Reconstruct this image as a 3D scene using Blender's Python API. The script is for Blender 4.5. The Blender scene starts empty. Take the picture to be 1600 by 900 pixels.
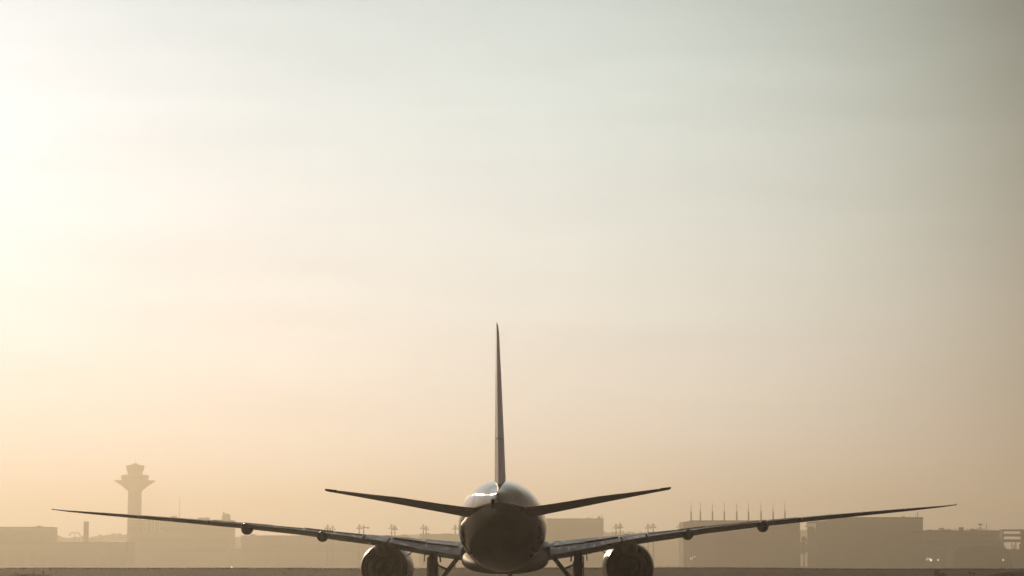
import bpy, bmesh, math, random
from mathutils import Vector
C = bpy.context.scene
COL = C.collection
rnd = random.Random(7)
R = math.radians

# ------------------------------------------------------------------ camera
F = 4050.0                      # focal length in pixels of a 1600 px wide frame
HOR = 880.0                     # row of the horizon
CAMZ = 3.4
PITCH = math.atan((HOR - 450) / F)
cd = bpy.data.cameras.new('camera')
cam = bpy.data.objects.new('camera', cd); COL.objects.link(cam)
cd.sensor_width = 36; cd.lens = 36 * F / 1600
cd.clip_start = 0.5; cd.clip_end = 30000
cam.location = (0, 0, CAMZ); cam.rotation_euler = (R(90) + PITCH, 0, 0)
C.camera = cam
C.render.resolution_x, C.render.resolution_y = 1024, 576
C.render.engine = 'CYCLES'

def at(px, py, D):
    """point of the place seen at photo pixel (px, py), D metres ahead"""
    u, v = (px - 800) / F, (450 - py) / F
    fy = math.cos(PITCH) - v * math.sin(PITCH)
    fz = math.sin(PITCH) + v * math.cos(PITCH)
    k = D / fy
    return Vector((u * k, D, CAMZ + fz * k))

# ------------------------------------------------------------------ sky, sun, exposure
SUN_AZ, SUN_EL = -13.5, 9.5      # degrees; azimuth from +Y, positive to the right
sd = Vector((math.sin(R(SUN_AZ)) * math.cos(R(SUN_EL)), math.cos(R(SUN_AZ)) * math.cos(R(SUN_EL)), math.sin(R(SUN_EL))))
w = bpy.data.worlds.new('World'); C.world = w; w.use_nodes = True
nt = w.node_tree; nt.nodes.clear()
def N(t, tree=None, **kw):
    n = (tree or nt).nodes.new(t)
    for k, v in kw.items(): setattr(n, k, v)
    return n
def M(op, a, b=None, tree=None, clamp=False):
    t = tree or nt
    n = N('ShaderNodeMath', t, operation=op, use_clamp=clamp)
    for i, x in enumerate((a, b)):
        if x is None: continue
        if isinstance(x, (int, float)): n.inputs[i].default_value = x
        else: t.links.new(x, n.inputs[i])
    return n.outputs[0]
def VM(op, a, b=None, s=None, tree=None):
    t = tree or nt
    n = N('ShaderNodeVectorMath', t, operation=op)
    for i, x in enumerate((a, b)):
        if x is None: continue
        if isinstance(x, (tuple, list, Vector)): n.inputs[i].default_value = tuple(x)
        else: t.links.new(x, n.inputs[i])
    if s is not None:
        if isinstance(s, (int, float)): n.inputs['Scale'].default_value = s
        else: t.links.new(s, n.inputs['Scale'])
    return n.outputs['Value'] if op in ('DOT_PRODUCT', 'LENGTH') else n.outputs[0]
tc = N('ShaderNodeTexCoord')
dirv = VM('NORMALIZE', tc.outputs['Generated'])
sky = N('ShaderNodeTexSky', sky_type='NISHITA', sun_disc=False)
sky.sun_elevation = R(SUN_EL); sky.sun_rotation = R(SUN_AZ)
sky.air_density = 1.0; sky.dust_density = 2.0; sky.ozone_density = 2.0
SKY_TINT = (0.009, 0.009, 0.009)
GLOW = [((.10, .082, .108), 1000, 1, 0), ((.0, .0, .22), 13, 2, 0), ((.42, .38, .40), 4.0, 1.6, 0), ((.53, 0, 0), 24.5, 8, 0), ((0, 1.18, 0), 25.1, 8, 0), ((0, .06, .07), 20, 8, 14), ((.60, 0, 0), 27, 8, 10), ((.25, 0, 1.10), 24.6, 8, 0)]     # glow of the high haze: colour, width round its centre, falloff, height over the horizon (degrees)
def angle_from(el):
    c = Vector((math.sin(R(SUN_AZ)) * math.cos(R(el)), math.cos(R(SUN_AZ)) * math.cos(R(el)), math.sin(R(el))))
    return M('MULTIPLY', M('ARCCOSINE', M('MINIMUM', VM('DOT_PRODUCT', dirv, c), 0.999999)), 180 / math.pi)
ang_sun, ang_low = angle_from(SUN_EL), angle_from(3.0)     # round the sun itself, and round the thickest haze below it
sx = N('ShaderNodeSeparateXYZ'); nt.links.new(dirv, sx.inputs[0])
elev = M('MULTIPLY', M('ABSOLUTE', M('ARCSINE', sx.outputs[2])), 180 / math.pi)
total = VM('MULTIPLY', sky.outputs[0], SKY_TINT)
for col, wa, pw, we in GLOW:
    ang = ang_low if pw > 5 else ang_sun
    e_ = M('MULTIPLY', M('POWER', M('MULTIPLY', ang, 1.0 / wa), pw), -1.0)
    if we: e_ = M('SUBTRACT', e_, M('MULTIPLY', elev, 1.0 / we))
    e_ = M('SUBTRACT', e_, M('POWER', M('MULTIPLY', elev, 1 / 16.5), 6)) if wa < 900 else e_      # the haze ends some way up the sky
    total = VM('ADD', total, VM('SCALE', col, s=M('EXPONENT', e_)))
# thin streaks of high cloud, a few per cent brighter or darker than the sky between them
cmap = N('ShaderNodeMapping'); cmap.inputs['Scale'].default_value = (3.0, 3.0, 26.0); nt.links.new(dirv, cmap.inputs[0])
cn = N('ShaderNodeTexNoise'); cn.inputs['Scale'].default_value = 3.2; cn.inputs['Detail'].default_value = 5; nt.links.new(cmap.outputs[0], cn.inputs['Vector'])
cr_ = N('ShaderNodeMapRange'); cr_.inputs[1].default_value = .3; cr_.inputs[2].default_value = .75; cr_.inputs[3].default_value = .97; cr_.inputs[4].default_value = 1.05
nt.links.new(cn.outputs[0], cr_.inputs[0])
total = VM('SCALE', total, s=cr_.outputs[0])
bg = N('ShaderNodeBackground'); out = N('ShaderNodeOutputWorld')
nt.links.new(total, bg.inputs[0]); bg.inputs[1].default_value = 1.0
nt.links.new(bg.outputs[0], out.inputs[0])

sl = bpy.data.lights.new('sun', 'SUN'); so = bpy.data.objects.new('sun', sl); COL.objects.link(so)
sl.energy = 2.5; sl.angle = R(0.5); sl.color = (1.0, 0.745, 0.47)
so.rotation_euler = sd.to_track_quat('Z', 'Y').to_euler()
so.location = sd * 300

HAZE_DENSITY, HAZE_G = 0.00037, 0.60
HAZE_COL = (0.95, 0.90, 0.78)

C.view_settings.view_transform = 'Standard'; C.view_settings.look = 'None'
C.view_settings.exposure = -0.71; C.view_settings.gamma = 1.0
cy = C.cycles
cy.use_denoising = True
cy.volume_bounces = 0; cy.max_bounces = 6; cy.diffuse_bounces = 2; cy.glossy_bounces = 3
cy.sample_clamp_indirect = 4.0; cy.transparent_max_bounces = 12

# ------------------------------------------------------------------ materials
MATS = {}
def mat(name, col, rough=0.6, metal=0.0, var=0.0, scale=1.0, stretch=(1, 1, 1), bump=0.0, coat=0.0, rvar=0.0, emit=None, spec=0.5, bscale=None):
    if name in MATS: return MATS[name]
    m = bpy.data.materials.new(name); m.use_nodes = True
    t = m.node_tree; b = t.nodes['Principled BSDF']
    b.inputs['Base Color'].default_value = (*col, 1)
    b.inputs['Roughness'].default_value = rough; b.inputs['Metallic'].default_value = metal
    b.inputs['Coat Weight'].default_value = coat; b.inputs['Coat Roughness'].default_value = 0.08
    b.inputs['Specular IOR Level'].default_value = spec
    if var or bump or rvar:
        co = N('ShaderNodeTexCoord', t); mp = N('ShaderNodeMapping', t)
        mp.inputs['Scale'].default_value = stretch
        t.links.new(co.outputs['Object'], mp.inputs[0])
        nz = N('ShaderNodeTexNoise', t); nz.inputs['Scale'].default_value = scale; nz.inputs['Detail'].default_value = 5
        t.links.new(mp.outputs[0], nz.inputs['Vector'])
        if var:
            mx = N('ShaderNodeMixRGB', t)
            mx.inputs[1].default_value = (*[c * (1 - var) for c in col], 1)
            mx.inputs[2].default_value = (*[min(1, c * (1 + var)) for c in col], 1)
            rp = N('ShaderNodeValToRGB', t); rp.color_ramp.elements[0].position = .35; rp.color_ramp.elements[1].position = .65
            t.links.new(nz.outputs[0], rp.inputs[0]); t.links.new(rp.outputs[0], mx.inputs[0]); t.links.new(mx.outputs[0], b.inputs['Base Color'])
        if rvar:
            mr = N('ShaderNodeMapRange', t)
            mr.inputs[3].default_value = max(0.02, rough - rvar); mr.inputs[4].default_value = rough + rvar
            mr.inputs[1].default_value = .3; mr.inputs[2].default_value = .7
            t.links.new(nz.outputs[0], mr.inputs[0]); t.links.new(mr.outputs[0], b.inputs['Roughness'])
        if bump:
            nb = nz
            if bscale:
                nb = N('ShaderNodeTexNoise', t); nb.inputs['Scale'].default_value = bscale; nb.inputs['Detail'].default_value = 2
                t.links.new(mp.outputs[0], nb.inputs['Vector'])
            bp = N('ShaderNodeBump', t); bp.inputs['Distance'].default_value = bump; bp.inputs['Strength'].default_value = 1.0
            t.links.new(nb.outputs[0], bp.inputs['Height']); t.links.new(bp.outputs[0], b.inputs['Normal'])
    if emit:
        b.inputs['Emission Color'].default_value = (*emit[0], 1); b.inputs['Emission Strength'].default_value = emit[1]
    MATS[name] = m
    return m
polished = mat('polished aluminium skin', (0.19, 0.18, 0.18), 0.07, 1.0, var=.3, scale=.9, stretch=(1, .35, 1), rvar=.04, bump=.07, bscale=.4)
def panelled(m, ly, na, amt):
    """skin panels of slightly different alloy sheet: every sheet its own tone and polish"""
    t = m.node_tree; b = t.nodes['Principled BSDF']
    co = N('ShaderNodeTexCoord', t); sp = N('ShaderNodeSeparateXYZ', t); t.links.new(co.outputs['Object'], sp.inputs[0])
    a = M('ARCTAN2', sp.outputs[0], M('SUBTRACT', sp.outputs[2], 5.87, tree=t), tree=t)
    row = M('FLOOR', M('MULTIPLY', sp.outputs[1], 1 / ly, tree=t), tree=t)
    colm = M('FLOOR', M('ADD', M('MULTIPLY', a, na / 6.2832, tree=t), M('MULTIPLY', row, .37, tree=t), tree=t), tree=t)
    cb = N('ShaderNodeCombineXYZ', t); t.links.new(row, cb.inputs[0]); t.links.new(colm, cb.inputs[1])
    wn = N('ShaderNodeTexWhiteNoise', t); wn.noise_dimensions = '2D'; t.links.new(cb.outputs[0], wn.inputs['Vector'])
    lk = b.inputs['Base Color'].links[0].from_socket
    mr = N('ShaderNodeMapRange', t); mr.inputs[3].default_value = 1 - amt; mr.inputs[4].default_value = 1 + amt; t.links.new(wn.outputs['Value'], mr.inputs[0])
    t.links.new(VM('SCALE', lk, s=mr.outputs[0], tree=t), b.inputs['Base Color'])
    lr = b.inputs['Roughness'].links[0].from_socket
    t.links.new(M('MULTIPLY', lr, mr.outputs[0], tree=t), b.inputs['Roughness'])
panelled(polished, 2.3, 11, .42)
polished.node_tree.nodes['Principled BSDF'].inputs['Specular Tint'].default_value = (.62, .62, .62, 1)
fairing_paint = mat('grey fairing paint', (0.10, 0.085, 0.078), 0.6, 0, var=.12, scale=.8)
wing_skin = mat('grey wing paint', (0.20, 0.21, 0.21), 0.36, 0, var=.75, scale=2.2, stretch=(1, .18, 1), rvar=.14, spec=.35)
spoiler_highlight = mat('spoiler paint with painted highlight', (0.33, 0.33, 0.32), 0.32, 0, var=.35, scale=2.6, rvar=.1)  # paler than the wing: highlight streaks along its top are put into the colour
fin_paint = mat('light grey fin paint', (0.80, 0.77, 0.73), 0.40, 0.0, var=.10, scale=.8, stretch=(1, 1, .25), rvar=.08)
nac_paint = mat('engine cowl skin', (0.30, 0.27, 0.25), 0.3, 0.35, var=.12, scale=1.2, rvar=.06)
hot_metal = mat('heat stained nozzle metal', (0.022, 0.017, 0.016), 0.7, 0.0, var=.4, scale=2.5, rvar=.1)
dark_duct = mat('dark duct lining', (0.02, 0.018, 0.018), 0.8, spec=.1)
pylon_m = mat('pylon fairing paint', (0.12, 0.10, 0.09), 0.5, var=.15, scale=1)
gear_paint = mat('grey gear enamel', (0.10, 0.09, 0.085), 0.55, 0.0, var=.2, scale=3)
rubber = mat('tyre rubber', (0.02, 0.02, 0.02), 0.8)
chrome = mat('chromed piston', (0.7, 0.7, 0.7), 0.12, 1.0)
lens_glass = mat('white lamp lens', (0.8, 0.8, 0.8), 0.08, 0.0, coat=1)

# ------------------------------------------------------------------ mesh helpers
class MB:
    def __init__(s): s.v = []; s.f = []
    def box(s, x0, x1, y0, y1, z0, z1):
        o = len(s.v)
        s.v += [(x, y, z) for z in (z0, z1) for y in (y0, y1) for x in (x0, x1)]
        s.f += [tuple(o + i for i in q) for q in ((0, 2, 3, 1), (4, 5, 7, 6), (0, 1, 5, 4), (2, 6, 7, 3), (0, 4, 6, 2), (1, 3, 7, 5))]
        return s
    def loft(s, rings, cap0=True, cap1=True, closed=True):
        o = len(s.v); n = len(rings[0])
        for r in rings: s.v += [tuple(p) for p in r]
        for i in range(len(rings) - 1):
            for j in range(n if closed else n - 1):
                a, b = o + i * n + j, o + i * n + (j + 1) % n
                s.f.append((a, b, b + n, a + n))
        if cap0: s.f.append(tuple(o + j for j in range(n)))
        if cap1: s.f.append(tuple(o + (len(rings) - 1) * n + j for j in reversed(range(n))))
        return s
    def tube(s, p, q, r0, r1=None, n=12):
        r1 = r0 if r1 is None else r1
        p, q = Vector(p), Vector(q); d = (q - p).normalized()
        a = d.orthogonal().normalized(); b = d.cross(a)
        rings = [[c + (a * math.cos(2 * math.pi * k / n) + b * math.sin(2 * math.pi * k / n)) * r for k in range(n)] for c, r in ((p, r0), (q, r1))]
        return s.loft(rings)
    def lathe(s, prof, c=(0, 0, 0), axis='z', n=32, cap0=False, cap1=False, phase=0.0):
        rings = []
        for h, r in prof:
            ring = []
            for k in range(n):
                a = 2 * math.pi * k / n + phase
                if axis == 'z': ring.append((c[0] + r * math.cos(a), c[1] + r * math.sin(a), c[2] + h))
                elif axis == 'y': ring.append((c[0] + r * math.cos(a), c[1] + h, c[2] + r * math.sin(a)))
                else: ring.append((c[0] + h, c[1] + r * math.cos(a), c[2] + r * math.sin(a)))
            rings.append(ring)
        return s.loft(rings, cap0, cap1)
    def quad(s, *p):
        o = len(s.v); s.v += [tuple(x) for x in p]; s.f.append(tuple(range(o, o + len(p)))); return s
    def build(s, name, m, parent=None, smooth=True, sharp=32, recalc=True):
        me = bpy.data.meshes.new(name); me.from_pydata(s.v, [], s.f)
        if recalc:
            bm = bmesh.new(); bm.from_mesh(me)
            bmesh.ops.recalc_face_normals(bm, faces=bm.faces[:]); bm.to_mesh(me); bm.free()
        me.materials.append(m)
        if smooth:
            me.polygons.foreach_set('use_smooth', [True] * len(me.polygons))
            me.set_sharp_from_angle(angle=R(sharp))
        me.update()
        o = bpy.data.objects.new(name, me); COL.objects.link(o)
        if parent: o.parent = parent
        return o
def tag(o, label=None, cat=None, group=None, kind=None):
    if label: o['label'] = label
    if cat: o['category'] = cat
    if group: o['group'] = group
    if kind: o['kind'] = kind
    return o
def thing(name, label, cat, loc=(0, 0, 0), rot=(0, 0, 0), group=None):
    o = bpy.data.objects.new(name, None); COL.objects.link(o)
    o.location = loc; o.rotation_euler = rot; o.empty_display_size = 1
    return tag(o, label, cat, group)
def copy_tree(o, parent=None):
    c = o.copy(); COL.objects.link(c)
    if parent: c.parent = parent
    for ch in list(o.children): copy_tree(ch, c)
    return c
def lerp(a, b, t): return a + (b - a) * t
def table(tab, x):
    if x <= tab[0][0]: return tab[0][1:]
    for p, q in zip(tab, tab[1:]):
        if x <= q[0]:
            t = (x - p[0]) / (q[0] - p[0]); return tuple(lerp(a, b, t) for a, b in zip(p[1:], q[1:]))
    return tab[-1][1:]

# ------------------------------------------------------------------ ground
def rise(x, y):
    """a low grassed swell of the airfield some 600 m out"""
    b = math.exp(-((y - 540) / 80.0) ** 2)
    h = 2.26 + 0.10 * math.sin(x * .021 + 1) + .07 * math.sin(x * .057) + .04 * math.sin(x * .13 + 2) - .0009 * x
    return b * h
grass = mat('dry airfield grass', (0.052, 0.034, 0.029), 0.95, var=.35, scale=.06, stretch=(1, .3, 1), bump=.05, spec=.05)
asphalt = mat('taxiway asphalt', (0.090, 0.060, 0.058), 0.8, var=.2, scale=.15, bump=.01, spec=.2)
concrete = mat('apron concrete', (0.07, 0.06, 0.053), 0.9, var=.2, scale=.05, spec=.1)
g = MB()
xs = [-3400 + i * 40 for i in range(171)]
xs = sorted(set([x for x in xs if abs(x) > 420] + [-420 + i * 6 for i in range(141)]))
ys = [-560, -200, 0, 200, 360] + [380 + i * 12 for i in range(46)] + [960, 1200, 1600, 2000, 2600, 3200, 4200, 5200, 6400]
for y in ys:
    for x in xs: g.v.append((x, y, rise(x, y) if 370 < y < 940 else 0))
n = len(xs)
for j in range(len(ys) - 1):
    for i in range(n - 1): g.f.append((j * n + i, j * n + i + 1, (j + 1) * n + i + 1, (j + 1) * n + i))
tag(g.build('ground', grass, sharp=180, recalc=False), kind='structure')
tag(MB().quad((-900, -120, .004), (900, -120, .004), (900, 340, .004), (-900, 340, .004)).build('taxiway', asphalt, smooth=False), kind='structure')
tag(MB().quad((-2600, 1500, .004), (2600, 1500, .004), (2600, 2900, .004), (-2600, 2900, .004)).build('apron', concrete, smooth=False), kind='structure')

# ------------------------------------------------------------------ airliner
S0 = 37.0                                     # station of the root point, measured from the nose
plane = thing('airliner', 'polished metal twin engine airliner seen from straight behind on the taxiway', 'airplane',
              (-.45, 195, 0), (0, R(-.28), R(-.63)))
def Y(s): return S0 - s

def oval(a, zt, zb, s, n=64, p=2.0, pw=None):
    c, h = (zt + zb) / 2, (zt - zb) / 2; ring = []
    for k in range(n):
        t = 2 * math.pi * k / n; ct, st = math.cos(t), math.sin(t)
        ring.append((a * math.copysign(abs(ct) ** (2 / p), ct), Y(s), c + h * math.copysign(abs(st) ** (2 / p), st)))
    return ring
FUS = [(0, .05, 5.25, 5.05), (.4, .75, 5.95, 4.35), (1.3, 1.45, 6.7, 3.7), (3, 2.2, 7.6, 3.15), (5, 2.75, 8.35, 2.88), (7.5, 3.0, 8.82, 2.78),
       (10, 3.06, 8.97, 2.77), (50, 3.06, 8.97, 2.77), (53, 3.04, 8.97, 2.85), (56, 2.93, 8.96, 3.2), (59, 2.74, 8.92, 3.75), (62, 2.38, 8.82, 4.4),
       (65, 1.93, 8.63, 5.05), (68, 1.38, 8.36, 5.65), (70, .98, 8.12, 6.02), (72, .55, 7.88, 6.32), (73.2, .28, 7.74, 6.46), (73.8, .12, 7.64, 6.56), (73.95, .04, 7.5, 6.7)]
def smooth_tab(tab, x):
    """Catmull-Rom through the table"""
    i = max(0, min(len(tab) - 2, next((k for k in range(len(tab) - 1) if x <= tab[k + 1][0]), len(tab) - 2)))
    p0, p1, p2, p3 = tab[max(0, i - 1)], tab[i], tab[i + 1], tab[min(len(tab) - 1, i + 2)]
    h = p2[0] - p1[0]; t = (x - p1[0]) / h; o = []
    for k in range(1, len(p1)):
        m1 = (p2[k] - p0[k]) / max(1e-6, p2[0] - p0[0]) * h; m2 = (p3[k] - p1[k]) / max(1e-6, p3[0] - p1[0]) * h
        o.append((2 * t**3 - 3 * t**2 + 1) * p1[k] + (t**3 - 2 * t**2 + t) * m1 + (-2 * t**3 + 3 * t**2) * p2[k] + (t**3 - t**2) * m2)
    return o
st = [0, .1, .25, .4, .7, 1.0, 1.3, 1.8, 2.4, 3, 4, 5, 6, 7.5, 9, 10, 15, 20, 30, 40, 50] + [51 + i * .75 for i in range(30)] + [73.3, 73.6, 73.8, 73.95]
JOINTS = ()
for j in JOINTS: st += [j - .03, j - .012, j + .012, j + .03]
rings = []
for s_ in sorted(st):
    a, zt, zb = smooth_tab(FUS, s_) if 50 <= s_ <= 73.95 or s_ < 10 else table(FUS, s_)
    g_ = .008 if any(abs(abs(s_ - j) - .012) < 1e-4 for j in JOINTS) else 0
    p = 2.0 if s_ < 66 else lerp(2.0, 1.75, min(1, (s_ - 66) / 6))
    rings.append(oval(max(.03, a - g_), zt - g_, zb + g_, s_, p=p))
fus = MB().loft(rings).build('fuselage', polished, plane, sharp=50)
# exhaust of the auxiliary power unit, on the left of the tail cone
ap = MB(); rr = []
for s_, r_, x_ in ((72.2, .16, -.30), (73.0, .21, -.30), (73.25, .21, -.30), (73.22, .17, -.30), (72.8, .16, -.29)):
    rr.append([(x_ + .55 * r_ * math.cos(2 * math.pi * k / 20), Y(s_), 7.02 + 1.5 * r_ * math.sin(2 * math.pi * k / 20)) for k in range(20)])
ap.loft(rr).build('exhaust_outlet', dark_duct, fus)
MB().lathe([(0, .0), (.02, .05), (.08, .06), (.12, .03)], (0, Y(74.02), 7.1), 'y', 12).build('tail_light', lens_glass, fus)
MB().lathe([(0, .12), (-.1, .11), (-.18, .06), (-.2, 0.005)], (.2, Y(36.5), 2.6), 'z', 14).build('beacon', lens_glass, fus)
# belly fairing
BF = [(21.5, 1.7, 3.9, 2.9), (23.5, 2.6, 4.6, 2.72), (26, 3.1, 4.9, 2.63), (30, 3.2, 4.95, 2.6), (40, 3.2, 4.7, 2.6), (43, 3.08, 4.5, 2.62), (46, 2.75, 4.2, 2.67), (49, 2.1, 3.8, 2.74), (51.5, 1.2, 3.3, 2.82)]
MB().loft([oval(*smooth_tab(BF, 21.5 + i * .75), 21.5 + i * .75, n=48, p=2.35) for i in range(41)]).build('belly_fairing', fairing_paint, plane, sharp=50)

# --- lifting surfaces
def yt(u): return 5 * (.2969 * math.sqrt(u) - .126 * u - .3516 * u * u + .2843 * u**3 - .1036 * u**4)
def foil(u, up, t, m): return 4 * m * u * (1 - u) + (yt(u) * t + .0004) * (1 if up else -1)
UU = [(1 - math.cos(math.pi * k / 15)) / 2 for k in range(16)]
def fit(c, H, inc, m):
    lo, hi = .01, .3
    def span(t):
        z = [foil(u, b, t, m) * c - u * c * math.sin(inc) for u in UU for b in (0, 1)]
        return max(z), min(z)
    for _ in range(30):
        md = (lo + hi) / 2; a, b = span(md)
        if a - b > H: hi = md
        else: lo = md
    return lo, span(lo)
class Surface:
    """lofted surface; stations (x, s_le, s_te, z_top, z_bottom, incidence, camber)"""
    def __init__(s, stations, side, vertical=False):
        s.tab = []; s.side = side; s.vert = vertical
        for x, le, te, zt, zb, inc, m in stations:
            t, (a, b) = fit(te - le, zt - zb, R(inc), m)
            s.tab.append((x, le, te - le, t, zt - a, R(inc), m))
    def pt(s, x, u, up, off=0.0):
        le, c, t, z0, inc, m = table(s.tab, x)
        z = z0 + foil(u, up, t, m) * c - u * c * math.sin(inc) + (off if up else -off)
        if s.vert: return (z, Y(le + u * c), x)
        return (s.side * x, Y(le + u * c), z)
    def piece(s, x0, x1, u0, u1, off=0.0, nu=9, dx=1.2):
        xs = [x0] + [t[0] for t in s.tab if x0 + .05 < t[0] < x1 - .05] + [x1]
        full = []
        for a, b in zip(xs, xs[1:]):
            k = max(1, int((b - a) / dx)); full += [lerp(a, b, i / k) for i in range(k)]
        full.append(x1)
        us = [u0 + (u1 - u0) * ((1 - math.cos(math.pi * i / nu)) / 2 if u0 == 0 else i / nu) for i in range(nu + 1)]
        rings = []
        for x in full:
            up = [s.pt(x, u, True, off) for u in reversed(us)]
            lo = [s.pt(x, u, False, off) for u in (us[1:] if u0 == 0 else us)]
            rings.append(up + lo)
        return MB().loft(rings)

WING = [(0, 23.6, 40.3, 4.85, 3.35, 1.2, .012), (3.2, 25.8, 40.3, 5.04, 3.59, 1.2, .012), (5.9, 27.7, 40.5, 5.25, 4.0, .7, .010), (7.5, 28.8, 40.6, 5.39, 4.32, .1, .008),
        (9.7, 30.3, 40.9, 5.56, 4.75, -.6, .006), (12.7, 32.4, 41.5, 5.82, 5.17, -1.2, .004), (15.2, 34.1, 42.1, 6.07, 5.56, -1.5, .003), (19.8, 37.2, 43.4, 6.48, 6.09, -1.7, .002),
        (23.6, 39.9, 44.6, 6.80, 6.47, -1.8, .002), (29.6, 44.0, 46.4, 7.22, 7.04, -1.8, .001), (31.2, 45.9, 47.2, 7.32, 7.21, -1, 0), (32.05, 47.5, 47.95, 7.39, 7.33, 0, 0)]
for side in (-1, 1):
    S = Surface(WING, side)
    wb = S.piece(0.4, 28.6, 0, .715, nu=12); 
    wing = wb.build('wing', wing_skin, plane, sharp=40)
    tip = S.piece(28.6, 32.05, 0, 1, nu=12).build('wing_tip', wing_skin, wing, sharp=40)
    MB().lathe([(0, .01), (.03, .05), (.1, .06), (.16, .02)], (side * 31.95, Y(47.98), 7.36), 'y', 10).build('position_light', lens_glass, wing)
    for nm, x0, x1 in (('flap', 3.3, 8.55), ('flaperon', 8.68, 10.35), ('flap', 10.5, 21.4), ('aileron', 21.55, 28.5)):
        S.piece(x0, x1, .722, 1.0, off=-.004, nu=6).build(nm, wing_skin, wing, sharp=40)
    spans = [(3.6, 5.9), (6.0, 8.4)] + [(10.6 + 2.16 * k, 12.66 + 2.16 * k) for k in range(5)]
    for k, (x0, x1) in enumerate(spans):
        mb = MB(); th = .025; lift = (.05, .09, .03, .06, .02, .04, .02)[k] * (1.2 if side < 0 else .9)
        P = lambda x, u, o: Vector(S.pt(x, u, True)) + Vector((0, 0, o))
        top = [P(x0, .60, .01), P(x1, .60, .01), P(x1, .74, lift), P(x0, .74, lift)]
        mb.v = [tuple(p) for p in top] + [tuple(p + Vector((0, 0, th))) for p in top]
        mb.f = [(0, 1, 2, 3), (4, 5, 6, 7), (0, 1, 5, 4), (1, 2, 6, 5), (2, 3, 7, 6), (3, 0, 4, 7)]
        mb.build('spoiler', spoiler_highlight, wing, smooth=False)
    for x, drop in ((13.4, .66), (18.8, .74)):
        le, c, t, z0, inc, m = table(S.tab, x); te = le + c
        zl = S.pt(x, 1, False)[2]
        rr = []
        for k in range(15):
            q = k / 14; s_ = te - 4.4 + q * 4.75
            r_ = max(.02, (math.sin(math.pi * min(1, q * .62 + .02)) if q < .78 else math.sin(math.pi * (.78 * .62 + .02)) * math.sqrt(max(0, 1 - ((q - .78) / .22) ** 2))))
            zt = zl + .10
            zb = zl - drop * r_ - .02
            rr.append([(side * x + .41 * r_ * math.cos(a) , Y(s_), (zt + zb) / 2 + (zt - zb) / 2 * math.sin(a)) for a in [2 * math.pi * i / 20 for i in range(20)]])
        MB().loft(rr).build('flap_track_fairing', wing_skin, wing, sharp=50)

STAB = [(0, 60.2, 68.7, 6.80, 6.15, -3.0, 0), (1.0, 61.1, 68.9, 6.88, 6.23, -3.0, 0), (2.14, 62.1, 69.2, 6.95, 6.38, -3.0, 0), (3.5, 63.3, 69.6, 7.13, 6.63, -2.9, 0),
        (6.3, 65.8, 70.5, 7.56, 7.14, -2.7, 0), (9.78, 69.0, 71.6, 7.93, 7.75, -1.5, 0), (10.62, 70.0, 71.9, 8.02, 7.88, -1, 0)]
for side in (-1, 1):
    S = Surface(STAB, side)
    t_ = S.piece(.3, 10.62, 0, .70, nu=12).build('tailplane', fin_paint, plane, sharp=40)
    S.piece(1.6, 9.98, .707, 1.0, off=-.004, nu=5).build('elevator', fin_paint, t_, sharp=40)
    S.piece(10.02, 10.66, .69, 1.02, off=.03, nu=5).build('tip_cap', gear_paint, t_, sharp=40)
# fin: the same loft stood on end (x runs up)
FIN = [(7.4, 57.8, 68.9, .37, -.37, 0, 0), (8.6, 59.0, 69.5, .36, -.36, 0, 0), (11.2, 61.9, 70.8, .30, -.30, 0, 0), (15, 66.1, 72.6, .19, -.19, 0, 0), (17.7, 69.1, 73.85, .10, -.10, 0, 0), (18.1, 70.0, 73.95, .05, -.05, 0, 0)]
S = Surface(FIN, 1, True)
fin = S.piece(7.6, 18.1, 0, .68, nu=12).build('fin', fin_paint, plane, sharp=40)
S.piece(8.32, 11.14, .687, 1.0, off=-.004, nu=5).build('rudder', fin_paint, fin, sharp=40)
S.piece(11.2, 17.9, .687, 1.0, off=-.004, nu=5).build('rudder', fin_paint, fin, sharp=40)
S.piece(17.94, 18.1, .687, 1.0, nu=5).build('fin_cap', fin_paint, fin, sharp=40)

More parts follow.
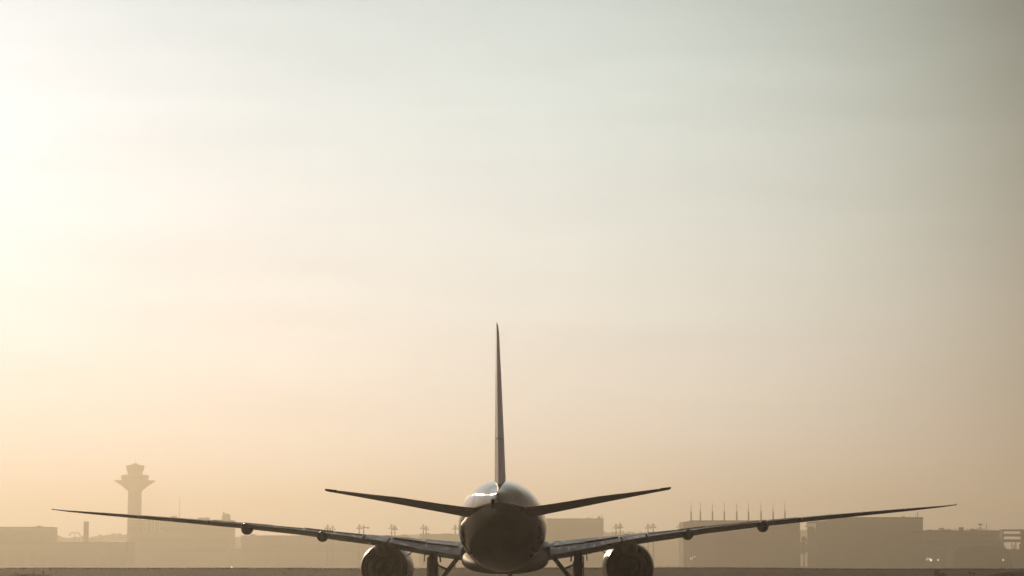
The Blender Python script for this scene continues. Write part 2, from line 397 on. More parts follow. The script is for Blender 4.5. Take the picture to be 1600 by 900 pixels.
# --- engines
for side in (-1, 1):
    cx, cz = side * 9.46, 3.06
    e = thing('engine', None, None, (cx, 0, 0)); e.parent = plane
    P = lambda tab: [(Y(s_), r_) for s_, r_ in tab]
    MB().lathe(P([(27.2, 1.60), (25.4, 1.62), (24.6, 1.68), (24.3, 1.80), (24.45, 1.91), (25.2, 2.0), (26.5, 2.03), (28.3, 1.99), (29.6, 1.94), (30.7, 1.80)]), (0, 0, cz), 'y', 56).build('fan_cowl', nac_paint, e, sharp=50)
    MB().lathe(P([(30.7, 1.795), (30.69, 1.76), (29.8, 1.72), (28.4, 1.7), (27.2, 1.60)]), (0, 0, cz), 'y', 56).build('nozzle_lining', dark_duct, e, sharp=50)
    MB().lathe(P([(25.8, 0.02), (26.3, .4), (26.6, 1.61)]), (0, 0, cz), 'y', 40).build('fan', hot_metal, e)
    MB().lathe(P([(28.6, 1.72), (28.65, 1.2)]), (0, 0, cz), 'y', 40).build('duct_vanes', dark_duct, e)
    MB().lathe(P([(28.2, 1.25), (29.6, 1.38), (30.7, 1.30), (31.8, 1.08), (32.5, .92), (32.48, .88), (31.7, .92), (31.2, .9), (31.18, .5)]), (0, 0, cz), 'y', 44).build('core_cowl', hot_metal, e, sharp=50)
    MB().lathe(P([(31.2, .62), (32.0, .58), (32.9, .38), (33.7, .1), (33.8, .01)]), (0, 0, cz), 'y', 30).build('exhaust_cone', hot_metal, e)
    PY = [(25.6, 4.98, 5.1, .12), (27, 4.75, 5.55, .4), (29.5, 4.35, 5.6, .55), (31, 4.1, 5.5, .60), (32.6, 3.95, 5.35, .58), (34.2, 4.05, 5.25, .5), (35.8, 4.35, 5.2, .34), (37.4, 4.72, 5.15, .14), (38.2, 4.9, 5.1, .04)]
    rr = []
    for i in range(26):
        s_ = 25.6 + i * 12.6 / 25; zb, zt, hw = smooth_tab(PY, s_)
        rr.append([(p[0], p[1], p[2]) for p in oval(max(.02, hw), zt, zb, s_, n=24, p=3.2)])
    MB().loft(rr).build('pylon', pylon_m, e, sharp=50)
    a = R(32); dx, dz = -side * math.cos(a), math.sin(a); k = MB()
    q = [(1.95, 25.6), (2.0, 27.9), (2.42, 27.9), (2.38, 27.3)]
    for o in (-.03, .03): k.v += [(dx * r_ + o * dz, Y(s_), cz + dz * r_ - o * dx) for r_, s_ in q]
    k.f = [(0, 1, 2, 3), (4, 5, 6, 7)] + [(i, (i + 1) % 4, 4 + (i + 1) % 4, 4 + i) for i in range(4)]
    k.build('strake', nac_paint, e, smooth=False)

# --- undercarriage
wheel_me = None
def wheel(parent, x, y, z, r, wd):
    mb = MB().lathe([(-wd * .3, r * .45), (-wd * .42, r * .5), (-wd * .5, r * .8), (-wd * .38, r * .97), (0, r), (wd * .38, r * .97), (wd * .5, r * .8), (wd * .42, r * .5), (wd * .3, r * .45)], (0, 0, 0), 'x', 24, True, True)
    o = mb.build('wheel', rubber, parent); o.location = (x, y, z); return o
for side in (-1, 1):
    lg = thing('main_landing_gear', None, None, (side * 5.42, Y(37), 0)); lg.parent = plane
    MB().tube((0, 0, 4.6), (0, 0, 2.1), .33, .31, 18).tube((0, 0, 3.4), (0, 0, 3.05), .37, .37, 18).build('strut', gear_paint, lg)
    MB().tube((0, 0, 2.1), (0, 0, .8), .2, .2, 14).build('piston', chrome, lg)
    MB().tube((-side * .2, -.25, 1.75), (-side * 1.95, -.35, 3.95), .15, .17, 12).build('side_brace', gear_paint, lg)
    MB().tube((-side * .25, -.15, 3.3), (-side * 1.12, -.3, 2.93), .07, .09, 10).tube((-side * .25, -.15, 3.5), (-side * .5, -.2, 3.12), .06).build('lock_link', gear_paint, lg)
    MB().tube((0, .3, 1.7), (0, 2.6, 4.1), .13, .13, 10).build('drag_brace', gear_paint, lg)
    MB().box(side * .36, side * .42, -1.2, 1.4, 2.0, 3.9).build('gear_door', nac_paint, lg, smooth=False)
    MB().box(-side * 1.62, -side * 1.57, -.8, .9, 3.05, 3.75).build('body_door', nac_paint, lg, smooth=False)
    MB().tube((side * .62, -.3, 4.2), (side * .66, -.3, 3.55), .04).build('door_rod', gear_paint, lg)
    MB().tube((-side * .52, -.4, 4.0), (-side * .55, -.4, 3.5), .06).build('door_rod', gear_paint, lg)
    MB().tube((-side * .36, -.4, 3.55), (-side * .38, -.38, 2.2), .03).build('hydraulic_line', chrome, lg)
    MB().box(-.16, .16, -1.75, 1.75, .5, .86).build('bogie_beam', gear_paint, lg, smooth=False)
    for y in (-1.46, 0, 1.46):
        for x in (-.7, .7): wheel(lg, x, y, .66, .66, .5)
ng = thing('nose_gear', None, None, (0, Y(5.9), 0)); ng.parent = plane
MB().tube((0, 0, 3.6), (0, 0, .6), .16, .14).build('strut', gear_paint, ng)
for x in (-.38, .38): wheel(ng, x, 0, .53, .53, .38)

# ------------------------------------------------------------------ far buildings
wall_a = mat('grey metal cladding', (0.20, 0.20, 0.17), 0.6, var=.12, scale=.08, stretch=(1, 1, .2))
wall_b = mat('weathered concrete wall', (0.26, 0.24, 0.20), 0.85, var=.12, scale=.06)
wall_c = mat('olive sheet cladding', (0.15, 0.15, 0.11), 0.6, var=.12, scale=.08, stretch=(1, 1, .2))
roof_m = mat('dark roof felt', (0.06, 0.052, 0.047), 0.95, var=.2, scale=.1, spec=.05)
glass_m = mat('dull facade glass', (0.10, 0.10, 0.09), 0.5, 0, spec=.3)
door_m = mat('sliding door cladding', (0.17, 0.165, 0.13), 0.7, var=.08, scale=.1)
steel_m = mat('galvanised steel', (0.22, 0.21, 0.19), 0.5, .6)
def box_part(parent, name, m, *b): return MB().box(*b).build(name, m, parent, smooth=False)
def building(name, label, px0, px1, py, D, depth, wall, cat='building', bands=(), bays=0, group=None, roof=1.2):
    a, b = at(px0, py, D), at(px1, py, D); W = b.x - a.x; H = a.z
    t = thing(name, label, cat, ((a.x + b.x) / 2, D, 0), group=group)
    h = W / 2
    box_part(t, 'wall', wall, -h, h, 0, depth, 0, H - roof)
    box_part(t, 'roof', roof_m, -h - .25, h + .25, -.25, depth + .25, H - roof, H)
    for f0, f1 in bands: box_part(t, 'window_band', glass_m, -h + 2, h - 2, -.12, .2, H * f0, H * f1)
    for k in range(bays):
        x = -h + W * (k + .5) / bays
        box_part(t, 'door', door_m, x - W / bays * .36, x + W / bays * .36, -.2, .3, 0, H * .42)
    t['_w'] = W; t['_h'] = H
    return t
def roof_box(t, D, px0, px1, py0, m=None, name='roof_unit', py1=None, dy=6):
    a, b = at(px0, py0, D), at(px1, py0, D); x0 = t.location.x
    zb = at(px0, py1, D).z if py1 else t['_h'] - .1
    return box_part(t, name, m or steel_m, a.x - x0, b.x - x0, dy, dy + 6, zb, a.z)
def rod(t, D, px, py, r=.16, name='antenna', m=None, y=4, r1=None, zb=None):
    p = at(px, py, D)
    return MB().tube((p.x - t.location.x, y, (t['_h'] - .2) if zb is None else zb), (p.x - t.location.x, y, p.z), r, r1 if r1 is not None else r, 8).build(name, m or steel_m, t)

D = 2850
b1 = building('cargo_hall', 'pale boxy hall cut by the left edge beyond the left wing tip', -120, 75, 823, D, 60, wall_b, bands=((.55, .68),), bays=6)
roof_box(b1, D, 56, 62, 821)
b2 = building('long_shed', 'long low shed stretching between the boxy hall and the control tower', 60, 200, 847, D - 120, 50, wall_a, bays=9)
b3 = building('terminal_block', 'wide terminal block just right of the control tower with a domed rooftop plant', 199, 358, 812, D + 250, 70, wall_b, bands=((.30, .40), (.52, .62), (.74, .84)))
DD = D + 250
roof_box(b3, DD, 266, 275, 806); roof_box(b3, DD, 308, 326, 808.5); roof_box(b3, DD, 346, 358.5, 805)
p = at(353.5, 806, DD)
MB().lathe([(-1, 3.6), (1.2, 3.4), (2.4, 2.4), (2.9, .6)], (p.x - b3.location.x, 9, p.z), 'z', 18, True, True).build('dome', wall_b, b3)
rod(b3, DD, 349, 800, 1.0, 'vent_stack', wall_b)
sign_white = mat('white sign paint', (0.75, 0.74, 0.70), 0.5)
# big pale characters on the terminal wall
p0 = at(222, 815.5, DD); k = DD / F
def stroke(mb, x0, x1, y0, y1): 
    mb.box(p0.x - b3.location.x + x0 * k, p0.x - b3.location.x + x1 * k, -.35, .02, p0.z - y1 * k, p0.z - y0 * k)
ch = MB()
for q in ((2, 8, 0, 1.2), (6.8, 8, 0, 15), (2, 8, 6.4, 7.6), (2, 8, 13.8, 15), (2, 3.2, 7, 15)): stroke(ch, *q)
ch.build('sign_letter', sign_white, b3, smooth=False)
for x in (14.5, 18.8):
    ch = MB(); stroke(ch, x, x + 1.4, -2, 15); ch.build('sign_letter', sign_white, b3, smooth=False)
ch = MB()
for q in ((26, 34, 0, 1.2), (26, 27.2, 0, 15), (26, 34, 6.4, 7.6), (26, 34, 13.8, 15), (32.8, 34, 0, 7.6)): stroke(ch, *q)
ch.build('sign_letter', sign_white, b3, smooth=False)

D = 2900
b4 = building('concourse', 'long low concourse seen under the left wing and between the engine and the fuselage', 377, 640, 836.5, D, 50, wall_a, bands=((.45, .7),))
b4b = building('pier_building', 'low flat pier building close to the left side of the fuselage', 655, 760, 834.5, D + 40, 50, wall_a, bands=((.45, .7),))
D = 2800
b5 = building('grey_hangar', 'plain grey hangar directly right of the fuselage', 800, 943, 810, D, 70, wall_c, bays=3)
roof_box(b5, D, 917, 923, 808.5); roof_box(b5, D, 934, 939, 807); rod(b5, D, 941, 803.5, .3); rod(b5, D, 936, 805, .25); rod(b5, D, 926, 803, .14)
D = 2050
b6 = building('hangar_with_rods', 'large hangar under the right wing with nine thin rods along its roof', 1080, 1250, 813, D, 80, wall_c, bays=4, bands=((.80, .86),))
a = at(1068, 815, D)
box_part(b6, 'side_annex', wall_b, a.x - b6.location.x, -b6['_w'] / 2, 3, 50, 0, a.z)
for x in (1080.5, 1095, 1114, 1132.5, 1152, 1170.5, 1190, 1209, 1227.5):
    p1, p2 = at(x, 799, D), at(x, 785 + rnd.uniform(-1.5, 3), D); x0 = p1.x - b6.location.x
    MB().tube((x0, 5, b6['_h'] - .3), (x0, 5, p1.z), .62, .55, 8).tube((x0, 5, p1.z), (x0, 5, p2.z), .22, .12, 8).build('lightning_rod', steel_m, b6)
b7 = building('box_hangar', 'tall box hangar under the right wing tip with antennas at its right corner', 1291, 1442, 808, D - 50, 80, wall_c, bays=3)
DD = D - 50
a = at(1275, 816, DD)
box_part(b7, 'side_annex', wall_c, a.x - b7.location.x, -b7['_w'] / 2 - .26, 2, 60, 0, a.z)
box_part(b7, 'annex_roof', roof_m, a.x - b7.location.x - .8, -b7['_w'] / 2 - .27, 1.6, 60, a.z, a.z + .9)
rod(b7, DD, 1435, 799.5, .3); rod(b7, DD, 1432, 804, .2); rod(b7, DD, 1293.5, 801.5, .2); rod(b7, DD, 1297.5, 802, .2); roof_box(b7, DD, 1412, 1416, 806.2)
b8 = building('low_workshop', 'long low dark workshop right of the box hangar with a cluttered roofline', 1443, 1566, 829, D - 100, 50, wall_c, bands=((.6, .75),))
DD = D - 100
roof_box(b8, DD, 1452, 1459, 827.5, roof_m); roof_box(b8, DD, 1464, 1468, 828, roof_m); roof_box(b8, DD, 1502, 1508, 823.5, roof_m); roof_box(b8, DD, 1519, 1530, 827, roof_m); roof_box(b8, DD, 1475, 1488, 827.3, roof_m)
m_ = MB(); p = at(1534, 819.5, DD)
m_.tube((p.x - b8.location.x, 6, b8['_h'] - .3), (p.x - b8.location.x, 6, p.z), .3, .3, 8).lathe([(-.6, .4), (0, 1.8), (.5, 1.9), (.7, .2)], (p.x - b8.location.x, 6, p.z), 'z', 12, True, True)
m_.build('radar_mast', steel_m, b8); rod(b8, DD, 1543, 818, .25)
# open parking deck at the right edge: light shows through between its slabs
DD = D - 150
a, b = at(1566, 827, DD), at(1700, 827, DD); z = lambda y: at(1566, y, DD).z
pd = thing('parking_deck', 'open parking deck at the right edge with light showing between its slabs', 'building', ((a.x + b.x) / 2, DD, 0))
h = (b.x - a.x) / 2
box_part(pd, 'base', wall_b, -h, h, 0, 30, 0, z(858))
for y0, y1 in ((827, 830), (834, 838), (842.5, 847)): box_part(pd, 'slab', wall_b, -h, h, 0, 14, z(y1), z(y0))
for kx in range(0, 5):
    x = -h + .3 + kx * (2 * h - 1.2) / 4; box_part(pd, 'pillar', wall_b, x, x + .9, 1, 13, z(858), z(829))
for kx in (12, 14.5, 17, 22, 25, 27, 31): 
    hh = rnd.uniform(3, 6); box_part(pd, 'railing_post', roof_m, -h + kx * DD / F * 1.2, -h + kx * DD / F * 1.2 + rnd.uniform(.5, 1.3), .5, 1.2, z(858), z(858) + hh)
# arched shelter in front of it
DD = D - 300
p = at(1535, 880, DD); sh = thing('arched_shelter', 'low dark shelter with rounded ends in front of the workshop', 'building', (p.x, DD, 0))
hw = 47 * DD / F; hz = at(1535, 853, DD).z
prof = []
for i in range(25):
    t = -1 + 2 * i / 24; prof.append((t * hw, hz * (1 - abs(t) ** 7) ** .5 if abs(t) < 1 else 0))
MB().loft([[(x, y, z_) for x, z_ in prof] for y in (0, 30)], closed=True).build('shell', roof_m, sh, sharp=40)
warm_glow = mat('small warm glow', (0.9, 0.9, 0.8), 0.3, emit=((1, .88, .68), 3.0))
def light_specks(t, D, pts, dy=-.4):  # small glowing discs, one for each far speck of light
    for px, py, r in pts:
        p = at(px, py, D)
        f = MB().lathe([(0, r * .8), (-.5, r), (-.55, .02)], (p.x - t.location.x, dy, p.z), 'y', 10, True, True).build('light_speck', warm_glow, t)
light_specks(b8, D - 100, ((1449, 872.5, .35), (1452, 873.5, .5), (1454.5, 875.2, .8), (1447.5, 874.6, .3), (1465.5, 875, .5)))
light_specks(sh, D - 300, ((1567, 875, .5),))
light_specks(b6, D, ((1079, 872.5, .4), (1082, 870.8, .35), (1085.5, 870, .3), (1081, 874, .3)))
for q0, q1, q2 in ((390, 398, 834.5), (470, 476, 834.8), (626, 637, 835)): roof_box(b4, 2900, q0, q1, q2)
for q0, q1, q2 in ((664, 671, 833), (690, 706, 833.4)): roof_box(b4b, 2940, q0, q1, q2)
for q0, q1, q2 in ((88, 96, 846), (150, 160, 846.2)): roof_box(b2, 2730, q0, q1, q2)
# pale strip building in the gap left of the concourse
b9 = building('pale_annex', 'small pale annex in the gap between the terminal block and the concourse', 356, 379, 858, 3000, 30, wall_b)

# chimney, masts, lamps
D = 2900
p = at(135, 815, D); c_ = thing('chimney', 'slim square chimney standing behind the long shed', 'chimney', (p.x, D, 0))
hw = 3.6 * D / F
MB().loft([[(-hw * s_, -hw * s_, z_), (hw * s_, -hw * s_, z_), (hw * s_, hw * s_, z_), (-hw * s_, hw * s_, z_)] for s_, z_ in ((1.06, 0), (1, 30), (.97, p.z - 1.2))]).build('shaft', wall_b, c_, smooth=False)
MB().box(-hw * 1.06, hw * 1.06, -hw * 1.06, hw * 1.06, p.z - 1.2, p.z).build('cap', wall_b, c_, smooth=False)
D = 2300
p = at(117, 831, D); l_ = thing('street_lamp', 'double armed street lamp rising behind the long shed left of the chimney', 'street lamp', (p.x, 2840, 0))
k = 2840 / F; zt = at(117, 833.5, 2840).z
l_.location.x = at(117, 840, 2840).x
MB().tube((0, 0, 0), (0, 0, zt), .5, .34, 8).build('pole', steel_m, l_)
for s_ in (-1, 1):
    pts = [(s_ * q * 8.2 * k, zt + (1.5 * math.sin(math.pi * min(1, q * 1.15)) - (1.6 * max(0, q - .6) * 2.5)) * k) for q in (0, .2, .4, .6, .8, 1)]
    mb = MB()
    for q0, q1 in zip(pts, pts[1:]): mb.tube((q0[0], 0, q0[1]), (q1[0], 0, q1[1]), .42, .42, 8)
    mb.build('arm', steel_m, l_)
    MB().box(pts[-1][0] - 1.0, pts[-1][0] + 1.0, -.5, .5, pts[-1][1] - 1.0, pts[-1][1]).build('lamp_head', steel_m, l_, smooth=False)
p = at(281, 771, 3250); m_ = thing('radio_mast', 'tall thin radio mast rising behind the terminal block', 'mast', (p.x, 3250, 0))
MB().tube((0, 0, 0), (0, 0, p.z * .72), .55, .42, 8).build('lower_tube', steel_m, m_); MB().tube((0, 0, p.z * .72), (0, 0, p.z), .36, .2, 8).build('whip', steel_m, m_)

def flood(H):
    t = thing('floodlight_mast', 'x', 'floodlight mast', group='floodlight masts along the apron')
    MB().tube((0, 0, 0), (0, 0, H - 4), .75, .5, 10).build('pole', steel_m, t)
    MB().tube((0, 0, H - 4), (0, 0, H), .5, .14, 8).build('spike', steel_m, t)
    MB().tube((0, 0, H - 9), (0, 0, H - 8.4), 1.0, 1.0, 12).build('platform', steel_m, t)
    for k in range(4):
        a = math.pi / 2 * k + .15; c, s = math.cos(a), math.sin(a)
        MB().tube((0, 0, H - 1.6), (c * 2.0, s * 2.0, H - 4.4), .36, .32, 6).build('arm', steel_m, t)
        MB().box(-.6, .6, -.6, .6, -.8, .2).build('lamp_head', roof_m, t, smooth=False).location = (c * 2.1, s * 2.1, H - 4.7)
    return t
HM = 40.0
proto = flood(HM); first = True
FL = [(462.5, 818.5, 'faint floodlight mast far left above the left wing, taller of its pair'),
      (520, 820, 'shorter floodlight mast of the pair above the inner flap fairing of the left wing'),
      (512, 818.5, 'taller floodlight mast of the pair above the inner flap fairing of the left wing'),
      (561.5, 818, 'floodlight mast with a crane arm close on its right'),
      (612, 818, 'left mast of the floodlight pair above the left engine'),
      (617, 819.5, 'right mast of the floodlight pair above the left engine'),
      (661.5, 818, 'left mast of the floodlight pair above the left main gear'),
      (666, 820, 'right mast of the floodlight pair above the left main gear'),
      (711.5, 818.5, 'floodlight mast almost touching the left side of the fuselage'),
      (962.5, 817, 'left mast of the floodlight pair above the right engine'),
      (969, 816, 'right mast of the floodlight pair above the right engine'),
      (1012.5, 817, 'left mast of the floodlight pair outboard of the right engine'),
      (1020.5, 816, 'right mast of the floodlight pair outboard of the right engine'),
      (1062, 816, 'floodlight mast at the left end of the hangar with rods'),
      (1263, 814, 'floodlight mast in the gap between the two right hand hangars')]
FL = [q for q in FL if q[0] != 462.5]
for px, py, lab in FL:
    o = proto if first else copy_tree(proto); first = False
    D = (HM - CAMZ) / ((HOR - py) / F)
    p = at(px, py, D); o.location = (p.x, D, 0); o['label'] = lab; o.rotation_euler.z = rnd.uniform(-.3, .3)
# slewing crane beside the fourth mast
D = 2450; p = at(568.5, 820.5, D); cr = thing('crane', 'slim crane with a level arm pointing right above the left wing', 'crane', (p.x, D, 0))
MB().tube((0, 0, 0), (0, 0, p.z), .7, .6, 8).build('tower', steel_m, cr)
MB().box(-1.5, 5 , -.4, .4, p.z - 2.6, p.z - 1.8).box(3, 4.6, -.4, .4, p.z - 3.4, p.z - 2.6).build('arm', steel_m, cr, smooth=False)

# ------------------------------------------------------------------ control tower
D = 3700; k = D / F; p = at(209, 880, D)
tw = thing('control_tower', 'flared airport control tower fading into the haze beyond the left wing', 'tower', (p.x, D, 0))
zz = lambda y: at(209, y, D).z
MB().lathe([(0, 11.5 * k), (zz(840), 11 * k), (zz(767), 10.6 * k)], axis='z', n=12, cap0=True, cap1=True).build('shaft', wall_b, tw, sharp=20)
MB().lathe([(zz(767.3), 10.8 * k), (zz(760), 19.5 * k), (zz(753), 30 * k), (zz(751.6), 32.6 * k), (zz(751), 32.4 * k), (zz(750.9), 10 * k)], axis='z', n=24, cap0=True, cap1=True).build('gallery', wall_b, tw, sharp=20)
MB().lathe([(zz(751.2), 20.3 * k), (zz(744.3), 21.8 * k), (zz(742.8), 21.4 * k), (zz(741.8), 18 * k)], axis='z', n=16, cap0=True, cap1=True).build('equipment_level', wall_b, tw, sharp=20)
for y in (746.6,): MB().lathe([(zz(y + 1.3), 21.15 * k + .2), (zz(y - 1.3), 21.5 * k + .2)], axis='z', n=16, cap0=True, cap1=True).build('window_band', glass_m, tw, sharp=20)
MB().lathe([(zz(742), 11.7 * k), (zz(738.5), 11.6 * k), (zz(737), 12.2 * k)], axis='z', n=12, cap0=True, cap1=True).build('cab_base', wall_b, tw, sharp=20)
MB().lathe([(zz(737), 12.2 * k), (zz(729.5), 14.5 * k)], axis='z', n=12, cap0=True, cap1=True).build('cab_glass', glass_m, tw, sharp=20)
for i in range(12):
    a = 2 * math.pi * i / 12; c, s_ = math.cos(a), math.sin(a)
    MB().tube((12.3 * k * c, 12.3 * k * s_, zz(737)), (14.6 * k * c, 14.6 * k * s_, zz(729.5)), .25, .25, 6).build('mullion', steel_m, tw)
MB().lathe([(zz(729.6), 14.9 * k), (zz(727.6), 15 * k), (zz(726.8), 12 * k)], axis='z', n=12, cap0=True, cap1=True).build('roof', wall_b, tw, sharp=20)
MB().lathe([(zz(727), 6 * k), (zz(725), 5 * k), (zz(724), 3 * k)], axis='z', n=12, cap0=True, cap1=True).build('roof_unit', wall_b, tw, sharp=20)
MB().tube((0, 0, zz(725)), (0, 0, zz(714)), .35, .2, 8).build('antenna', steel_m, tw)

# ------------------------------------------------------------------ far trees
bark = mat('dark bark', (0.05, 0.04, 0.03), 0.9)
leaf = mat('dull green foliage', (0.055, 0.065, 0.035), 0.8, var=.4, scale=.15)
def crown(mb, cx, cy, zb, zt, w, nleaf, q, ls):
    blobs = [(q.uniform(-.55, .55) * w, q.uniform(-.5, .5) * w, lerp(zb, zt, q.uniform(.3, .8)), q.uniform(.3, .5) * w) for _ in range(6)] + [(0, 0, zt - .35 * w, .35 * w)]
    for _ in range(nleaf):
        bx, by, bz, br = q.choice(blobs)
        d = Vector((q.gauss(0, 1), q.gauss(0, 1), q.gauss(0, 1))).normalized() * br * q.uniform(.5, 1.05)
        c = Vector((cx + bx + d.x, cy + by + d.y, min(zt, max(zb, bz + d.z * .9))))
        n_ = Vector((q.gauss(0, 1), q.gauss(0, 1), q.gauss(0, 1))).normalized(); a = n_.orthogonal().normalized(); b = n_.cross(a)
        s = ls * q.uniform(.6, 1.3)
        mb.quad(c + a * s, c + b * s * .7, c - a * s, c - b * s * .7)
def tree(px, py, D, wpx, label, group, name='tree', nleaf=2200):
    p = at(px, py, D); k = D / F; q = random.Random(int(px * 7 + D)); H = p.z; w_ = wpx * k / 2
    t = thing(name, label, 'tree', (p.x, D, 0), group=group)
    mb = MB(); mb.tube((0, 0, 0), (q.uniform(-.5, .5), 0, H * .6), H * .028, H * .014, 8)
    for i in range(5):
        a = q.uniform(0, 6.28); mb.tube((0, 0, H * q.uniform(.3, .45)), (math.cos(a) * w_ * .6, math.sin(a) * w_ * .6, H * q.uniform(.55, .8)), H * .01, H * .004, 6)
    mb.build('trunk', bark, t)
    mb = MB(); crown(mb, 0, 0, H * .22, H, w_, nleaf, q, H * .05); mb.build('crown', leaf, t, smooth=False, recalc=False)
    return t
tree(1256, 839, 2180, 18, 'rounded tree filling the left of the gap between the two right hand hangars', None)
tree(1269, 836, 2210, 19, 'rounded tree filling the right of the gap between the two right hand hangars', None)
tree(1471, 826, 2260, 14, 'lone tree top poking over the roof of the low workshop', None)
hill_m = mat('wooded slope', (0.06, 0.065, 0.04), 0.9, var=.3, scale=.02)
# a wooded ridge far behind: terrain plus one mass of trees
PROF = [(-200, 840), (60, 838), (80, 838), (120, 839), (160, 836), (195, 833), (260, 836), (358, 838), (400, 838), (600, 838), (645, 836), (655, 835), (720, 836), (860, 834), (943, 831), (950, 829.5), (960, 831), (985, 830), (1005, 832), (1070, 834), (1130, 834),
        (1245, 828), (1255, 829), (1268, 827.5), (1280, 829), (1440, 829), (1470, 826), (1500, 826.5), (1525, 825.5), (1555, 827), (1563, 840), (1572, 866), (1600, 868), (1800, 868)]
D = 4000; hm = MB(); tabp = [(a, b) for a, b in PROF]
hp = [x for x in range(-300, 1901, 20)]
for px in hp:
    ptop = table([(a, b) for a, b in tabp], px)[0]
    p = at(px, ptop, D); z_ = max(.5, p.z - 13)
    hm.v += [(p.x, D - 160, -.4), (p.x, D - 90, z_ * .55), (p.x, D, z_), (p.x * 1.06, D + 250, z_ * .9), (p.x * 1.1, D + 420, -.4)]
for i in range(len(hp) - 1):
    for j in range(4): hm.f.append((i * 5 + j, i * 5 + 5 + j, i * 5 + 6 + j, i * 5 + 1 + j))
tag(hm.build('hills', hill_m, sharp=180), kind='structure')
fm = MB(); q = random.Random(5)
px = -290
while px < 1890:
    ptop = table(tabp, px)[0] + q.uniform(-1.2, 2.2); p = at(px, ptop, D)
    H = 16 + q.uniform(-2, 4); zb = p.z - H - 1.5
    if zb > -3:
        fm.tube((p.x, D, zb), (p.x, D, p.z - H * .4), .35, .2, 5)
        crown(fm, p.x, D, max(0, zb + 1.5), p.z, q.uniform(6, 9), 90, q, 2.6)
    px += q.uniform(3, 6)
tag(fm.build('forest', leaf, smooth=False, recalc=False), 'wooded ridge along the far horizon behind the airport buildings', 'forest', kind='stuff')

gm = MB(); q = random.Random(11)
for _ in range(9000):
    x = q.uniform(-125, 125); y = 540 + q.gauss(0, 14); z_ = rise(x, y); hgt = q.uniform(.08, .26) * (1.6 if q.random() < .06 else 1); wd = q.uniform(.05, .16)
    gm.quad((x - wd, y, z_ - .05), (x + wd, y + q.uniform(-.1, .1), z_ - .05), (x + q.uniform(-.12, .12), y, z_ + hgt))
tag(gm.build('grass', grass, smooth=False, recalc=False), 'ragged dry grass along the crest of the airfield swell', 'grass', kind='stuff')

# ------------------------------------------------------------------ foreground swell: mound, posts, bush
mound_m = mat('bare dark earth', (0.045, 0.034, 0.028), 0.95, var=.3, scale=.4, bump=.05)
D = 470; k = D / F
def mound(px0, px1, pyt, label, seed):
    q = random.Random(seed); a, b = at(px0, 900, D), at(px1, 900, D); cx = (a.x + b.x) / 2; hw = (b.x - a.x) / 2; zt = at(px0, pyt, D).z
    base = rise(cx, D) - .4; mb = MB(); nx, ny = 36, 10; ph = [q.uniform(0, 6) for _ in range(4)]
    for j in range(ny + 1):
        for i in range(nx + 1):
            u, v = -1 + 2 * i / nx, -1 + 2 * j / ny
            e = max(0, 1 - abs(u) ** 4) ** .7 * max(0, 1 - v * v)
            mb.v.append((u * hw, v * 3.2, base + (zt - base) * e * (.93 + .05 * math.sin(u * 9 + ph[0]) + .04 * math.sin(u * 21 + ph[1]) + .02 * q.uniform(-1, 1))))
    for j in range(ny):
        for i in range(nx): mb.f.append((j * (nx + 1) + i, j * (nx + 1) + i + 1, (j + 1) * (nx + 1) + i + 1, (j + 1) * (nx + 1) + i))
    o = mb.build('earth_mound', mound_m, sharp=180); o.location = (cx, D, 0)
    return tag(o, label, 'mound')
mound(6, 87, 896.2, 'low dark earth bank with short posts at the bottom left corner', 1)
mound(1526, 1720, 892.5, 'low dark earth bank running out of the bottom right corner', 2)
def post(px, py, D, label, r=.09, group='short marker posts on the airfield'):
    p = at(px, py, D); zb = rise(p.x, D); H = p.z - zb
    t = thing('marker_post', label, 'marker post', (p.x, D, zb), group=group)
    MB().tube((0, 0, -.2), (0, 0, H * .72), r * .8, r * .7, 8).build('stem', gear_paint, t)
    MB().lathe([(H * .68, r * .9), (H * .72, r * 1.35), (H * .94, r * 1.3), (H, r * .6)], axis='z', n=10, cap0=True, cap1=True).build('lamp_head', roof_m, t)
post(25, 893.8, 467, 'marker post at the left end of the bottom left earth bank')
post(52.8, 892.9, 467, 'middle marker post on the bottom left earth bank')
post(67.6, 892.2, 467, 'tallest marker post at the right of the bottom left earth bank', .11)
post(86, 888.2, 536, 'left of the two marker posts just beyond the bottom left bank')
post(97, 888.4, 536, 'right of the two marker posts just beyond the bottom left bank')
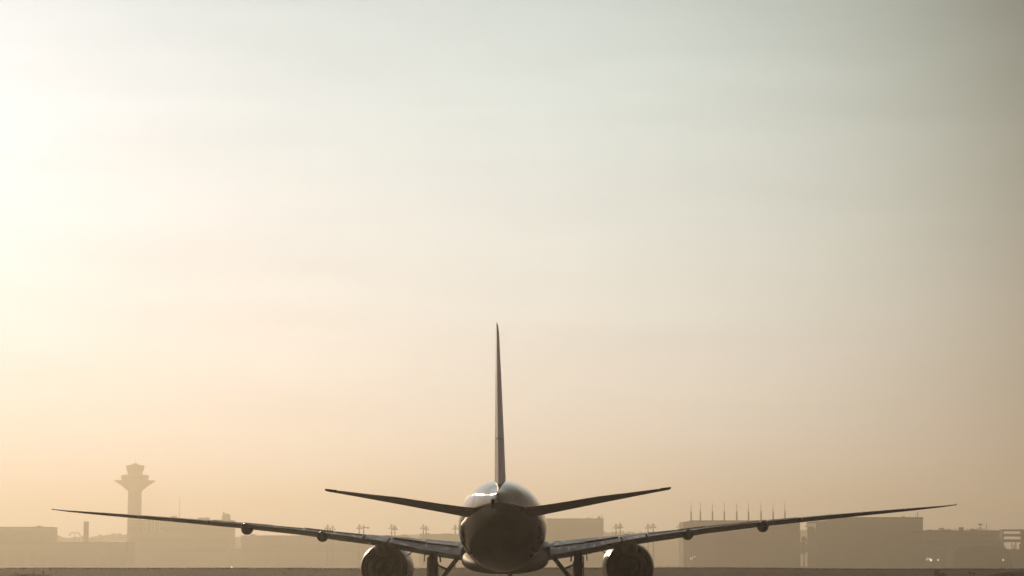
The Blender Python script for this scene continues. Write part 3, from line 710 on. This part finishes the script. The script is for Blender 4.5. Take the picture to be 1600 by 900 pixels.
post(466, 886.6, 536, 'left of the two tiny marker posts below the left wing fairings')
post(474.5, 886.2, 536, 'right of the two tiny marker posts below the left wing fairings')
p = at(362, 886.9, 536)
ml = thing('runway_light', 'tiny lit runway light below the left wing', 'runway light', (p.x, 536, rise(p.x, 536)))
MB().tube((0, 0, -.2), (0, 0, p.z - rise(p.x, 536)), .06).build('stem', gear_paint, ml)
MB().lathe([(0, .09), (.12, .11), (.18, .02)], (0, 0, p.z - rise(p.x, 536)), 'z', 10, True, True).build('lens', warm_glow, ml)
def bush(px, py, D, wpx, label, lean=0):
    p = at(px, py, D); zb = rise(p.x, D); H = p.z - zb; w_ = wpx * D / F / 2; q = random.Random(int(px))
    t = thing('bush', label, 'bush', (p.x, D, zb))
    mb = MB()
    for i in range(7): mb.tube((q.uniform(-.2, .2), q.uniform(-.2, .2), -.2), (q.uniform(-.8, .8) * w_ + lean, q.uniform(-.6, .6) * w_, H * q.uniform(.6, .95)), .04, .015, 5)
    mb.build('stems', bark, t)
    mb = MB(); crown(mb, 0, 0, H * .05, H, w_, 420, q, .13); mb.build('foliage', leaf, t, smooth=False, recalc=False)
bush(1466, 889.2, 452, 15, 'dark ragged bush poking up at the bottom right')
bush(1474, 893.5, 450, 12, 'lower dark bush leaning against the taller ragged one')
post(1516, 892.6, 452, 'stubby marker post just left of the bottom right earth bank', .16)
post(1522, 894, 452, 'shortest stubby post at the left tip of the bottom right earth bank', .15)

# ------------------------------------------------------------------ haze
hz_m = bpy.data.materials.new('morning haze'); hz_m.use_nodes = True
t = hz_m.node_tree; t.nodes.clear()
pv = N('ShaderNodeVolumePrincipled', t); ho = N('ShaderNodeOutputMaterial', t)
pv.inputs['Color'].default_value = (*HAZE_COL, 1); pv.inputs['Density'].default_value = HAZE_DENSITY; pv.inputs['Anisotropy'].default_value = HAZE_G
t.links.new(pv.outputs[0], ho.inputs['Volume'])
tag(MB().box(-3600, 3600, -700, 6600, -1.5, 158).build('haze', hz_m, smooth=False), 'warm morning haze lying over the whole airfield', 'haze', kind='stuff')
